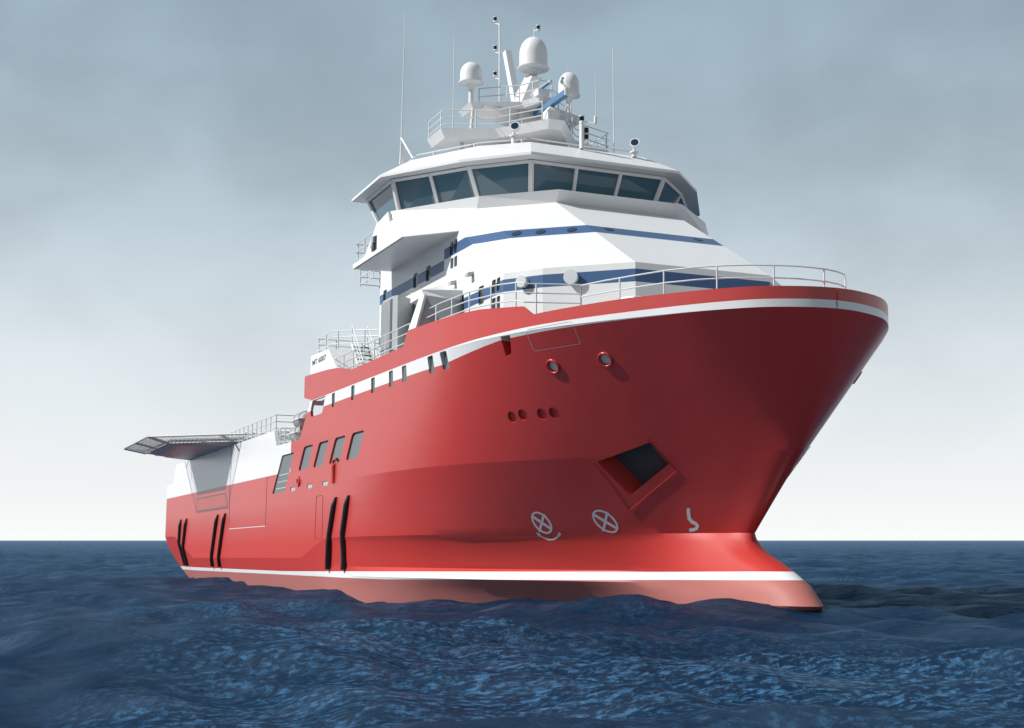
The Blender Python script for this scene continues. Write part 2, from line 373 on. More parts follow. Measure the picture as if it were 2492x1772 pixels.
def tube_cut(mb, c, n, r, depth, sy=1, seg=28):
    n = Vector(n).normalized(); c = Vector(c)
    mb.lathe(c - n * depth, [(r, 0), (r, depth + .7)], seg, n)
holes = MB()
for px in [(1246.5, 1015.5), (1272.5, 1010), (1319, 1008), (1348.5, 1005.5)]:
    P, n = hit(px); n = n / np.linalg.norm(n)
    for s in (1, -1): tube_cut(holes, (P[0], s * P[1], P[2]), (n[0], s * n[1], n[2]), .27, .13)
fair = []
for px, r in [((1346, 892), .25), ((1473, 875), .25)]:
    P, n = hit(px); n = n / np.linalg.norm(n); fair.append((P, n, r))
    for s in (1, -1): tube_cut(holes, (P[0], s * P[1], P[2]), (n[0], s * n[1], n[2]), r, .55)
nq = [PY(p, y) for p, y in [((1217, 818), 9.15), ((1239, 814), 9.0), ((1252.5, 860), 8.5), ((1232, 865.5), 8.75)]]
npush = np.array([-.35, -1.0, .1])
for s in (1, -1):
    holes.prism([(q[0] + .3, s * (q[1] + .8), q[2] - .05) for q in nq], [(q[0] + npush[0] * .55, s * (q[1] + npush[1] * .55), q[2]) for q in nq])
# anchor pocket
pk = [KK(*p) for p in [(370, 540), (1440, 60), (2010, 700), (1070, 1490)]]
PKT = [hit(p) for p in pk]
mid_o = sum(np.array(p[0]) for p in PKT) / 4; nrm = sum(np.array(p[1]) for p in PKT); nrm /= np.linalg.norm(nrm)
inn = [(420, 520), (1480, 130), (1860, 560), (1080, 1190)]
outp = [hit(KK(*p))[0] for p in inn]
pc = sum(outp) / 4
push = np.array([-.1, -1.0, .45]); push /= np.linalg.norm(push)
for s in (1, -1):
    b0 = [pc + (q - pc) * 1.0 - push * 1.2 for q in outp]; b1 = [pc + (q - pc) * .98 + push * 1.0 for q in outp]
    holes.prism([(q[0], s * q[1], q[2]) for q in b0], [(q[0], s * q[1], q[2]) for q in b1])
def boolean(objs, cut_mb):
    c = cut_mb.build('cutter', m_hull)
    for o in objs:
        md = o.modifiers.new('cut', 'BOOLEAN'); md.operation = 'DIFFERENCE'; md.solver = 'EXACT'; md.use_self = True; md.object = c
        dg = bpy.context.evaluated_depsgraph_get(); dg.update()
        me = bpy.data.meshes.new_from_object(o.evaluated_get(dg)); o.modifiers.clear(); o.data = me
    bpy.data.objects.remove(c)
boolean(bodies, cuts)
boolean([bodies[0], bodies[2]], holes)
bm = bmesh.new()
for o in bodies: bm.from_mesh(o.data)
me = bpy.data.meshes.new('hull'); bm.to_mesh(me); bm.free()
me.materials.append(m_hull)
for p in me.polygons: p.material_index = 0
for o in bodies: bpy.data.objects.remove(o)
hull = bpy.data.objects.new('hull', me); COL.objects.link(hull); hull.parent = ship
me.shade_smooth(); me.set_sharp_from_angle(angle=math.radians(24))
se = me.attributes.get('sharp_edge') or me.attributes.new('sharp_edge', 'BOOLEAN', 'EDGE')
def on_knuckle(v):
    x = v.co.x + O[0]; z = v.co.z + O[2]
    return abs(z - 4.4) < .004 and x > -75 or (abs(z - (1.17 if x > XB else chine(x))) < .012) and x < -64
for e in me.edges:
    a, b = me.vertices[e.vertices[0]], me.vertices[e.vertices[1]]
    if on_knuckle(a) and on_knuckle(b): se.data[e.index].value = True
# backs of the openings
PXS = {}
for pl, dep in recess[:7]:
    for s in (1, -1): MB().xz(pl, s * (10 - dep + .004), s * (10 - dep + .05)).build('cabin_window', m_pane, ship)
for i, (pl, dep) in enumerate(recess[7:12]):
    for s in (1, -1):
        MB().xz(pl, s * (10 - dep + .004), s * (10 - dep + .05)).build('opening_back_wall', m_room, ship)
for pl, dep in recess[13:]:
    for s in (1, -1): MB().xz(pl, s * (10 - dep + .004), s * (10 - dep + .05)).build('freeing_port_plate', m_grey, ship)
for s in (1, -1):
    MB().prism([(q[0] + npush[0] * .5, s * (q[1] + npush[1] * .5), q[2]) for q in nq], [(q[0] + npush[0] * .6, s * (q[1] + npush[1] * .6), q[2]) for q in nq]).build('mooring_port', m_room, ship)
# dark plate in the anchor pocket, painting in the shade of its depth
for s in (1, -1):
    a = MB()
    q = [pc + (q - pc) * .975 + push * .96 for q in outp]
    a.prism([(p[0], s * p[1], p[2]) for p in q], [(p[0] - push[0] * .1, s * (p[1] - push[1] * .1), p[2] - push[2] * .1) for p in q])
    an = a.build('hawse_shade_plate', m_hawse, ship)
    fr = MB()
    ring = [pc + (hit(p)[0] - pc) * 1.0 - push * .03 for p in pk]
    for i in range(4):
        A, B = ring[i], ring[(i + 1) % 4]
        if i == 0: continue
        pts = []
        fr.tube([(A[0], s * A[1], A[2]), (B[0], s * B[1], B[2])], .015, 6)
    fr.build('pocket_frame', m_red, ship)
# ------------------------------------------------------------------ bulwark
def outline_top(x):   # half breadth at deck edge
    return half_at(x, 9.6) if x > XB else 10.0
BT = [(-84.9, 11.33), (-83.67, 11.3), (-79.71, 11.13), (-77.51, 10.97), (-75.67, 10.71), (-74.9, 10.5), (-65.52, 10.54), (-64.77, 11.27), (-59, 11.1), (-56.4, 11.0),
      (-53.35, 10.70), (-52.75, 10.26), (-48.4, 10.42), (-43.1, 10.42)]
xs_b = sorted(set([x for x, _ in BT] + list(np.arange(-84, -52, 1.0)) + [-43.1 - d for d in (9, 8, 7, 6, 5, 4.2, 3.5, 2.8, 2.2, 1.7, 1.3, .95, .65, .42, .25, .12, .04, 0)]))
bw = MB(); stat = []
for x in xs_b:
    y = outline_top(x) if x < -43.1 + 1e-6 else 0.0
    if x == -43.1: y = 0
    # inward normal
    e = .02; x1 = max(x - e, -84.9); y1 = outline_top(x1)
    nx, ny = (0, -1) if x < -70 else None or (0, -1)
    if x >= -70:
        tx, ty = (x - (x - .03)), (y - outline_top(x - .03)); l = math.hypot(tx, ty); nx, ny = ty / l, -tx / l
        if y == 0: nx, ny = -1, 0
    zt = float(np.interp(x, [a for a, _ in BT], [b for _, b in BT])); zb = 9.595 if x > -83.4 else (9.98 if x < -84.5 else 9.8)
    stat.append((x, y, nx, ny, zb, zt))
full = stat + [(x, -y, nx, -ny, zb, zt) for x, y, nx, ny, zb, zt in reversed(stat[:-1])]
R_ = []
for x, y, nx, ny, zb, zt in full:
    R_.append([(x, y, zb), (x, y, zt), (x + nx * .16, y + ny * .16, zt), (x + nx * .16, y + ny * .16, zb)])
bw.loft(R_)
bulwark = bw.build('bulwark', m_hull, ship, smooth=35)
# foredeck plate inside the bulwark is the top of the hull itself
# ------------------------------------------------------------------ white name block, aft shelter
nb = MB().xz([(-83.67, 11.2), (-83.64, 12.47), (-79.55, 12.37), (-77.51, 10.9)], 7.0, 9.97).build('name_house', m_white, ship)
MB().xz([(-83.67, 11.2), (-83.64, 12.47), (-79.55, 12.37), (-77.51, 10.9)], -7.0, -9.97).build('name_house', m_white, ship)
tx = bpy.data.curves.new('lettering', 'FONT'); tx.body = 'MT 6007'; tx.size = 1.0; tx.extrude = .01; tx.offset = .018
to = bpy.data.objects.new('lettering', tx); COL.objects.link(to)
dg = bpy.context.evaluated_depsgraph_get(); tme = bpy.data.meshes.new_from_object(to.evaluated_get(dg)); bpy.data.objects.remove(to)
vx = [v.co.x for v in tme.vertices]; vy = [v.co.y for v in tme.vertices]; sx = 3.12 / (max(vx) - min(vx)); sy = .33 / (max(vy) - min(vy))
for v in tme.vertices:
    x = (v.co.x - min(vx)) * sx - 83.2; z = (v.co.y - min(vy)) * sy + 11.80; y = 9.975 + v.co.z * .3
    v.co = loc((x, y, z))
tme.materials.append(m_text); t_o = bpy.data.objects.new('name_lettering', tme); COL.objects.link(t_o); t_o.parent = nb
# ------------------------------------------------------------------ rails
def rail(path, hts, posts, r=.032, base=0.0, name='railing', parent=ship, pr_=None, m=m_rail):
    mb = MB()
    for h in hts: mb.tube([(x, y, z + h) for x, y, z in path], r, 6)
    P = [Vector(p) for p in path]; L = [0]
    for a, b in zip(P[:-1], P[1:]): L.append(L[-1] + (b - a).length)
    n = max(2, int(round(L[-1] / posts)) + 1)
    for i in range(n):
        d = L[-1] * i / (n - 1); k = max(j for j in range(len(L)) if L[j] <= d + 1e-6); k = min(k, len(P) - 2)
        q = P[k].lerp(P[k + 1], (d - L[k]) / max(L[k + 1] - L[k], 1e-6))
        mb.tube([(q.x, q.y, q.z + base), (q.x, q.y, q.z + max(hts))], r * 1.25, 6)
    return mb.build(name, m, parent, smooth=50)
# bow rail
def inset(x, d):
    y = outline_top(x); t = Vector((.03, y - outline_top(x - .03))).normalized() if x < -43.1 else Vector((0, -1))
    return x + t.y * d, y - t.x * d
bp = [(-51.9, 6.66), (-50.5, 6.2), (-49.2, 5.65), (-47.65, 4.9), (-46.6, 4.1), (-45.9, 3.3), (-45.35, 2.4), (-45.0, 1.5), (-44.8, .7), (-44.75, 0)]
bpf = [(x, y, 10.42) for x, y in bp] + [(x, -y, 10.42) for x, y in [(-44.8, .7), (-45.0, 1.4), (-45.35, 2.0), (-45.9, 2.45)]]
rail(bpf, (.12, .6, 1.1), 2.1, base=-.8)
# rail from the notch aft along the raised bulwark
rp = [(x, outline_top(x) - .35, z) for x, z in [(-63.6, 10.95), (-61, 10.98), (-58, 10.98), (-55.5, 10.9), (-54.2, 10.8)]]
rail(rp + [(-52.9, 8.85, 10.5), (-51.9, 6.66, 10.45)], (.3, .7, 1.1), 1.9, base=-.6)
rail([(x, -y, z) for x, y, z in rp] , (.3, .7, 1.1), 1.9, base=-.6)
# rail along the low bulwark between name block and shelter
for s in (1, -1): rail([(-78.6, s * 9.85, 10.54), (-64.9, s * 9.85, 10.57)], (.2, .65, 1.09), 1.95, base=-.4)
# platform rail over the name block
rail([(-77.0, 5.2, 12.45), (-80.2, 9.6, 12.45), (-83.6, 9.6, 12.45), (-83.6, 5.0, 12.45)], (.35, .75, 1.13), 1.6)
rail([(-76.6, 8.2, 16.25), (-79.3, 8.2, 16.25), (-79.3, 3, 16.25)], (.15, .6, 1.05), 1.4)
# ------------------------------------------------------------------ deckhouse
AX, BX = (3.49, 6.62, 7.8), None
def ring8(z, xa, xb, xc, yb=6.62, ya=3.49, yc=7.8, aft=-76.5):
    st = [(xa, ya, z), (xb, yb, z), (xc, yc, z), (aft, yc, z)]
    return st + [(x, -y, q) for x, y, q in reversed(st)]
dh = MB().loft([ring8(9.5, -52.94, -55.92, -57.7), ring8(13.04, -52.94, -55.92, -57.7), ring8(16.3, -58.74, -61.5, -63.56), ring8(17.72, -61.27, -63.98, -65.45)])
house = dh.build('deckhouse', m_house, None)
# window slots in the deckhouse side
hc = MB()
side_w = [(-64.84, -64.36, 16.0, 15.3), (-64.25, -63.77, 16.0, 15.3), (-64.74, -64.31, 15.12, 14.57), (-64.2, -63.77, 15.12, 14.57),
          (-60.8, -60.12, 12.94, 12.05), (-59.11, -58.62, 12.95, 12.33), (-58.51, -58.08, 12.95, 12.33), (-63.49, -62.76, 12.94, 11.9), (-59.11, -58.62, 12.08, 11.2), (-58.51, -58.08, 12.08, 11.2),
          (-70.5, -69.83, 15.41, 14.59), (-68.44, -67.72, 15.41, 14.59), (-75.86, -75.19, 15.42, 14.6)]
for x0, x1, z1, z0 in side_w:
    for s in (1, -1): hc.xz(cutter_xz([(x0, z1), (x1, z1), (x1, z0), (x0, z0)], 0, 0, .1), s * 7.69, s * 8.3)
c = hc.build('cutter', m_house)
md = house.modifiers.new('cut', 'BOOLEAN'); md.operation = 'DIFFERENCE'; md.solver = 'EXACT'; md.object = c
dg = bpy.context.evaluated_depsgraph_get(); nm = bpy.data.meshes.new_from_object(house.evaluated_get(dg)); house.modifiers.clear(); house.data = nm
for p in nm.polygons: p.material_index = 0
bpy.data.objects.remove(c); house.parent = ship
for x0, x1, z1, z0 in side_w:
    for s in (1, -1): MB().xz(cutter_xz([(x0, z1), (x1, z1), (x1, z0), (x0, z0)], 0, 0, .1), s * 7.694, s * 7.72).build('side_window', m_pane, ship)
hbvh = bvh_of([house])
# portholes on the sloping front and round lids on the lower front
for px, r in [(R3(187, 712), .20), (R3(377, 700), .20), (R3(625, 684), .20), (R3(920, 680), .20), (R3(1628, 759), .20)]:
    P, n = hit(px, hbvh)
    if P is not None: MB().lathe(Vector(P), [(r + .05, 0), (r + .05, .02), (r, .02), (r, .03), (r * .3, .03)], 24, Vector(n).normalized()).build('porthole', m_lens, ship)
for px, r in [((1275, 687), .28), ((1392.5, 676), .33)]:
    P, n = hit(px, hbvh)
    MB().lathe(Vector(P), [(r * .93, 0), (r * .93, .2), (r, .2), (r, .27), (r * .02, .272)], 28, Vector(n).normalized()).build('vent_lid', m_mark, ship)
for px in (D2(720, 890), D2(380, 1060)):
    P = PY(px, 7.8); mb = MB(); x, y, z = P
    mb.prism([(x - .05, 7.8, z + .15), (x + .2, 7.8, z + .15), (x + .2, 7.8, z - .05), (x - .05, 7.8, z - .05)], [(x - .12, 8.12, z + .06), (x + .26, 8.12, z + .06), (x + .26, 8.12, z - .12), (x - .12, 8.12, z - .12)])
    mb.build('floodlight', m_grey, ship)
# bridge wings
for s in (1, -1):
    w = MB()
    w.prism([(-63.56, s * 7.8, 16.3), (-65.94, s * 10, 16.3), (-74.75, s * 10, 16.3), (-74.4, s * 7.8, 16.3)], [(-64.3, s * 7.7, 16.6), (-66.4, s * 10, 16.58), (-74.75, s * 10, 16.58), (-74.4, s * 7.7, 16.58)])
    sw = [(-65.94, 16.3), (-68.04, 17.53), (-68.4, 18.2), (-70.49, 17.95), (-70.78, 17.7), (-72.49, 16.62), (-74.75, 16.56), (-74.75, 16.3)]
    w.xz(sw, s * 9.86, s * 10.002)
    # sloping front plate of the wing
    w.prism([(-63.52, s * 7.75, 16.33), (-65.98, s * 10.001, 16.33), (-68.25, s * 10.001, 17.66), (-65.5, s * 7.75, 17.75)], [(-64.1, s * 7.75, 16.33), (-66.5, s * 10.001, 16.33), (-68.7, s * 10.001, 17.6), (-66.6, s * 7.75, 17.7)])
    w.build('bridge_wing', m_white, ship)
    rail([(-70.9, s * 9.92, 16.6), (-74.5, s * 9.92, 16.6), (-74.5, s * 7.9, 16.6)], (.12, .62, 1.1), 2.0)
    # instrument panel
    p = MB().xz([(-71.17, 16.57), (-71.17, 17.41), (-70.28, 17.32), (-70.28, 16.55)], s * 10.004, s * 10.02).build('side_light_screen', m_black, ship)
    MB().xz([(-70.85, 16.95), (-70.85, 17.28), (-70.5, 17.28), (-70.5, 16.95)], s * 10.02, s * 10.16).build('side_light', m_grey, p)
    MB().lathe((-70.72, s * 10.1, 16.66), [(.1, 0), (.12, .05), (.12, .2), (.08, .26)], 16).build('side_light', m_grey, p)
# ------------------------------------------------------------------ wheelhouse
def ringn(st): return st + [(x, -y, z) for x, y, z in reversed(st)]
SB = [(-61.27, 3.5, 17.72), (-64.0, 6.68, 17.72), (-68.2, 9.85, 17.66), (-70.3, 9.75, 17.6)]
ST = [(-60.9, 3.51, 18.3), (-63.8, 6.65, 18.3), (-68.45, 9.82, 18.25), (-70.3, 9.75, 18.05)]
GB = [(-64.48, 3.47, 18.25), (-66.9, 5.2, 18.25), (-70.1, 8.7, 18.2), (-73.6, 8.55, 18.2)]
GT = [(-63.43, 3.92, 20.46), (-65.9, 6.41, 20.46), (-70.0, 9.28, 20.46), (-74.75, 9.22, 20.46)]
wh = MB().loft([ringn([(-61.9, 3.3, 17.45), (-64.5, 6.3, 17.45), (-68.75, 9.8, 17.3), (-70.3, 9.8, 17.3)]), ringn(SB), ringn(ST)]); wh.build('wheelhouse_sill', m_white, ship)
# glazing core a little inside the window frame plane
core = MB(); ins = lambda r, d: [(x - d, y - d * .7, z) for x, y, z in r]
core.loft([ringn(ins(GB, .2)), ringn(ins(GT, .2))]).build('wheelhouse_interior', m_dark, ship)
fr = MB()
def lerp(a, b, t): return tuple(a[i] + (b[i] - a[i]) * t for i in range(3))
def frame_bar(p0, p1, w, dep, nrm_):
    """square bar from p0 to p1"""
    P0, P1 = Vector(p0), Vector(p1); d = (P1 - P0).normalized(); n = Vector(nrm_).normalized(); a = d.cross(n).normalized() * w / 2; b = n * dep / 2
    fr.prism([P0 + a + b, P0 - a + b, P0 - a - b, P0 + a - b], [P1 + a + b, P1 - a + b, P1 - a - b, P1 + a - b])
segs = [((-1, 0), 3), ((0, 1), 1), ((1, 2), 2), ((2, 3), 1)]
def gpt(R, i, s):
    if i < 0: x, y, z = R[0]; return (x, -y, z)
    x, y, z = R[i]; return (x, y * s, z)
for s in (1, -1):
    for (i, j), n in segs:
        if i == -1 and s == -1: continue
        b0, b1, t0, t1 = gpt(GB, i, s), gpt(GB, j, s), gpt(GT, i, s), gpt(GT, j, s)
        nn = (Vector(b1) - Vector(b0)).cross(Vector(t0) - Vector(b0)).normalized()
        if nn.x * 1 + nn.y * s < 0: nn = -nn
        for k in range(n):
            q = [Vector(lerp(b0, b1, k / n)), Vector(lerp(b0, b1, (k + 1) / n)), Vector(lerp(t0, t1, (k + 1) / n)), Vector(lerp(t0, t1, k / n))]
            MB().prism([p - nn * .04 for p in q], [p - nn * .10 for p in q]).build('bridge_window', m_glass, ship)
        for k in range(n + 1):
            t = k / n; frame_bar(lerp(b0, b1, t), lerp(t0, t1, t), .24 if k in (0, n) else .18, .16, nn)
        frame_bar(lerp(b0, t0, .965), lerp(b1, t1, .965), .17, .155, nn)
        frame_bar(lerp(b0, t0, .04), lerp(b1, t1, .04), .30, .155, nn)
fr.build('window_frame', m_white, ship)
# roof with eaves
RE0 = [(-62.55, 4.31, 20.46), (-65.45, 7.12, 20.46), (-69.95, 10.0, 20.46), (-75.6, 9.92, 20.46)]
RE1 = [(x, y, z + .14) for x, y, z in RE0]
RT = [(-64.8, 3.36, 21.85), (-66.6, 5.6, 21.85), (-70.6, 8.0, 21.85), (-75.4, 8.0, 21.85)]
roof = MB().loft([ringn([(x + (.0), y, z) for x, y, z in RE0]), ringn(RE1), ringn(RT)]).build('wheelhouse_roof', m_white, ship)
# roof rail
rail([(-72.5, 7.6, 21.85), (-70.9, 7.55, 21.85), (-67.3, 5.2, 21.85), (-65.5, 3.0, 21.85), (-65.5, -3.0, 21.85), (-67.3, -5.2, 21.85), (-70.9, -7.55, 21.85)], (.42,), 2.6, r=.04)
# ------------------------------------------------------------------ mast
def mirror_poly(st, z): return [(x, y) for x, y in st] + [(x, -y) for x, y in reversed(st)]
low = [(-68.75, .5), (-71.8, 2.6), (-72.95, 5.46), (-75.4, 5.45)]
lowb = [(-69.05, .4), (-72.0, 2.4), (-73.12, 5.15), (-75.3, 5.15)]
up = [(-70.2, .45), (-71.6, 1.0), (-72.85, 3.7), (-74.8, 3.7)]
upb = [(-70.45, .38), (-71.75, .85), (-72.98, 3.45), (-74.7, 3.45)]
pm = MB(); pm.loft([ringn([(x, y, 24.2) for x, y in lowb]), ringn([(x, y, 24.7) for x, y in low])]).build('mast_platform', m_grey if False else m_white, ship)
pm = MB(); pm.loft([ringn([(x, y, 26.15) for x, y in upb]), ringn([(x, y, 26.5) for x, y in up])]).build('mast_platform', m_white, ship)
MB().prism([(-72.2, 3.0, 26.16), (-72.2, -3.0, 26.16), (-74.2, -3.0, 26.16), (-74.2, 3.0, 26.16)], [(-72.6, .6, 25.55), (-72.6, -.6, 25.55), (-73.8, -.6, 25.55), (-73.8, .6, 25.55)]).build('platform_bracket', m_white, ship)
MB().xz([(-75.0, 21.8), (-74.4, 26.2), (-71.9, 26.2), (-71.2, 21.8)], -.85, .85).build('mast_column', m_white, ship)
MB().prism([(-72.0, 2.9, 21.8), (-72.0, -2.9, 21.8), (-75.5, -2.9, 21.8), (-75.5, 2.9, 21.8)], [(-72.8, 1.9, 24.22), (-72.8, -1.9, 24.22), (-75.0, -1.9, 24.22), (-75.0, 1.9, 24.22)]).build('mast_base', m_white, ship)
MB().prism([(-69.2, 2.2, 21.8), (-69.2, .4, 21.8), (-71.5, .4, 21.8), (-71.5, 2.2, 21.8)], [(-69.6, 1.9, 23.2), (-69.6, .6, 23.2), (-71.2, .6, 23.2), (-71.2, 1.9, 23.2)]).build('roof_locker', m_white, ship)
# raked fin and dome arm
MB().prism([(-73.95, .18, 26.4), (-73.95, -.18, 26.4), (-74.5, -.18, 26.4), (-74.5, .18, 26.4)], [(-75.95, .2, 31.3), (-75.95, -.2, 31.3), (-76.4, -.2, 31.25), (-76.4, .2, 31.25)]).build('mast_fin', m_white, ship)
MB().prism([(-73.3, .3, 26.4), (-73.3, -.3, 26.4), (-74.1, -.3, 26.4), (-74.1, .3, 26.4)], [(-73.3, .3, 27.5), (-73.3, -.3, 27.5), (-74.1, -.3, 27.6), (-74.1, .3, 27.6)]).build('arm_post', m_white, ship)
MB().prism([(-73.2, .32, 26.95), (-73.2, -.32, 26.95), (-74.15, -.32, 27.7), (-74.15, .32, 27.7)], [(-71.55, .32, 28.15), (-71.55, -.32, 28.15), (-72.5, -.32, 28.5), (-72.5, .32, 28.5)]).build('dome_arm', m_white, ship)
def sat_dome(px_base, Y, r, h, name='satellite_dome', pole=None):
    c = PY(px_base, Y)
    g = MB(); prof = [(.12, -.45 * r / .64), (.5 * r, -.12), (1.12 * r, -.02), (1.14 * r, .04), (1.0 * r, .07)]
    prof += [(r, h * .45)] + [(r * math.cos(a), h * .45 + (h * .55) * math.sin(a)) for a in [i * math.pi / 20 for i in range(1, 10)]] + [(.02, h)]
    d = g.lathe(Vector(c), prof, 36).build(name, m_white, ship, smooth=35)
    if pole: MB().tube([(c[0], c[1], pole), (c[0], c[1], c[2] - .3 * r)], .15, 12).build('dome_pole', m_white, d)
    return c
cL = sat_dome((1146.8, 203), 3.5, .66, 1.28, pole=26.4)
cB = sat_dome((1298, 168), 0, .84, 1.95)
cR = sat_dome((1384, 234), -3.1, .64, 1.5, pole=24.6)
MB().tube([(cL[0] + .0, cL[1], 24.6), (cL[0] + .1, cL[1] - .1, 26.3)], .1, 10).build('platform_strut', m_white, ship)
for y in (3.4, 4.0, -3.4): MB().tube([(-73.0, y, 21.8), (-73.6, y - .1, 24.25)], .1, 10).build('platform_strut', m_white, ship)
MB().tube([(cR[0] + .05, cR[1], 21.8), (cR[0], cR[1], 24.6)], .12, 10).build('platform_strut', m_white, ship)
# radars (scanner bars lying fore and aft)
def radar(pa, pb, Y, h, t, mtop, zped, mface):
    a, b = PY(pa, Y), PY(pb, Y); c = (a + b) / 2
    g = MB().box(min(a[0], b[0]), max(a[0], b[0]), Y - t, Y + t, c[2] - h, c[2] + h)
    o = g.build('radar_scanner', mface, ship, bevel=.03)
    MB().box(min(a[0], b[0]) + .02, max(a[0], b[0]) - .02, Y - t * .8, Y + t * .8, c[2] + h, c[2] + h + .03).build('scanner_cover', mtop, o)
    for x in (min(a[0], b[0]), max(a[0], b[0])): MB().box(x - .04, x + .04, Y - t * 1.15, Y + t * 1.15, c[2] - h * 1.1, c[2] + h * 1.3).build('scanner_end', m_white, o)
    MB().loft([[(c[0] + .34 * sx_, Y + .34 * sy_, zped) for sx_, sy_ in ((1, 1), (-1, 1), (-1, -1), (1, -1))], [(c[0] + .38 * sx_, Y + .38 * sy_, (zped + c[2]) / 2 + .1) for sx_, sy_ in ((1, 1), (-1, 1), (-1, -1), (1, -1))], [(c[0] + .14 * sx_, Y + .14 * sy_, c[2] - h - .02) for sx_, sy_ in ((1, 1), (-1, 1), (-1, -1), (1, -1))]]).build('radar_turning_unit', m_white, o, bevel=.03)
radar((1303, 281), (1382, 223), 0.0, .17, .16, m_blue, 24.7, m_blue)
radar((1296, 231), (1340, 199), .25, .06, .08, m_white, 26.5, m_blue)
# platform rails
def mr_(st, z): return [(x, y, z) for x, y in st]
rail([(-75.3, 5.35, 24.7), (-72.9, 5.38, 24.7), (-71.75, 2.6, 24.7), (-69.1, .75, 24.7)], (.25, .65, 1.08), 2.3)
rail([(-75.3, -5.35, 24.7), (-72.9, -5.38, 24.7), (-71.75, -2.6, 24.7), (-69.1, -.75, 24.7)], (.25, .65, 1.08), 2.3)
rail([(-73.2, 3.0, 26.5), (-71.6, 1.0, 26.5), (-70.4, .4, 26.5), (-70.4, -.4, 26.5), (-71.6, -1.0, 26.5), (-73.2, -3.0, 26.5)], (.5, 1.0), 1.8)
# antennas
def whip(px_top, px_bot, Y, r0, r1, tripod=False, zfoot=None):
    a, b = PY(px_bot, Y), PY(px_top, Y)
    if zfoot is not None: a = a + (b - a) * (zfoot - a[2]) / (b[2] - a[2])
    g = MB().tube([a, a + (b - a) * .5, b], r0, 6, r1)
    if tripod:
        m_ = a + (b - a) * .17
        g.tube([a + np.array([.0, 0, 0]), m_], .09, 8, .05); g.tube([a + np.array([1.1, -.35, .1]), m_], .06, 8); g.tube([a + np.array([-.9, -.5, 0]), m_], .06, 8)
    return g.build('whip_antenna', m_rail, ship)
whip((986.5, 30), (975, 400), 8.2, .05, .02, True)
whip((1105.5, 86), (1102.5, 312), 5.0, .035, .02)
whip((1491.7, 117), (1494, 372), -3.6, .04, .025, zfoot=21.8)
whip((1450, 172), (1450, 290), -5.2, .03, .012)
whip((1379, 160), (1380, 295), -1.5, .03, .012)
MB().tube([PY((1401, 292), -4.4), PY((1448, 301), -5.2)], .035, 6).build('antenna_bracket', m_rail, ship)
MB().lathe(Vector(PY((1449, 301), -5.2)), [(.09, 0), (.1, .05), (.1, .42), (.05, .5)], 14).build('antenna_base', m_white, ship)
def navlamp(c, r, parent):
    c = Vector(c); q = r / .12
    root = ship if parent is None else parent
    l = MB().lathe(c, [(r * .6, 0), (r * 1.25, .03), (r * 1.25, .1), (r, .11), (r * .2, .115)], 18).build('lamp_holder', m_white, root)
    MB().lathe(c + Vector((0, 0, .37 * q)), [(r * .9, 0), (r * 1.25, .01), (r * 1.25, .05), (r * .4, .08), (.01, .085)], 18).build('lamp_cap', m_white, root)
    MB().lathe(c + Vector((0, 0, .11)), [(r, 0), (r, .37 * q - .1)], 18).build('lamp_lens', m_lamp, root)
a, b = PY((1216, 248), 1.5), PY((1216, 56), 1.5)
pole = MB().tube([a, b], .06, 8).build('light_mast', m_white, ship)
for y in (57, 127, 190):
    c = PY((1205, y), 1.5); q = PY((1216, y + 3), 1.5)
    MB().tube([q, (c[0], c[1], c[2])], .03, 6).tube([(c[0], c[1], c[2]), (c[0], c[1], c[2] + .1)], .03, 6).build('lamp_bracket', m_white, pole)
    navlamp(c + np.array([0, 0, .05]), .10, pole)
a, b = PY((1300, 98), 0), PY((1300, 70), 0)
p2 = MB().tube([a, b], .035, 8).build('light_mast', m_white, ship)
c = PY((1310, 76), 0); MB().tube([b + np.array([0, 0, -.1]), c], .025, 6).build('lamp_bracket', m_white, p2)
navlamp(c, .10, p2)
c0_ = PZ((1416, 362), 21.8); zt_ = PX((1415.5, 284), c0_[0])[2]
p3 = MB().tube([c0_, (c0_[0], c0_[1], zt_ - .25)], .13, 12).build('light_mast', m_white, ship)
for dz, dy in ((-.15, 0), (-.75, -.27), (-1.1, -.27)):
    navlamp((c0_[0], c0_[1] + dy, zt_ + dz - .25), .125, p3)
# searchlights
def searchlight(pxfoot, pxhead, z):
    f_ = PZ(pxfoot, z); h_ = PX(pxhead, f_[0])
    g = MB().tube([(f_[0], f_[1], z - .05), (f_[0], f_[1], h_[2] - .42)], .13, 14).build('searchlight', m_white, ship)
    MB().lathe(Vector((f_[0], f_[1], h_[2] - .5)), [(.24, 0), (.24, .06), (.07, .1), (.07, .24)], 20).build('searchlight_base', m_white, g)
    ax = Vector((.75, .45, .28)).normalized()
    MB().lathe(Vector(h_) - ax * .24, [(.08, .04), (.16, .08), (.22, .2), (.27, .28), (.27, .42), (.22, .42), (.22, .40)], 24, ax).build('searchlight_head', m_white, g, smooth=40)
    MB().lathe(Vector(h_) - ax * .24, [(.205, .38), (.205, .41)], 24, ax).build('searchlight_glass', m_lens, g)
searchlight((1250, 352), (1254, 311), 21.85)
searchlight((1543, 380), (1545, 351), 21.7)
g = PY((1356, 316), -1.5); MB().lathe(Vector(g) - Vector((0, 0, .2)), [(.05, 0), (.3, .08), (.32, .3), (.2, .5), (.02, .55)], 20).build('horn_speaker', m_white, ship, smooth=40)
MB().tube([(g[0], g[1], 21.8), (g[0], g[1], g[2] - .15)], .05, 8).tube([(g[0] - .4, g[1] - .1, 21.8), (g[0], g[1], g[2] - .15)], .04, 8).build('horn_stand', m_white, ship)
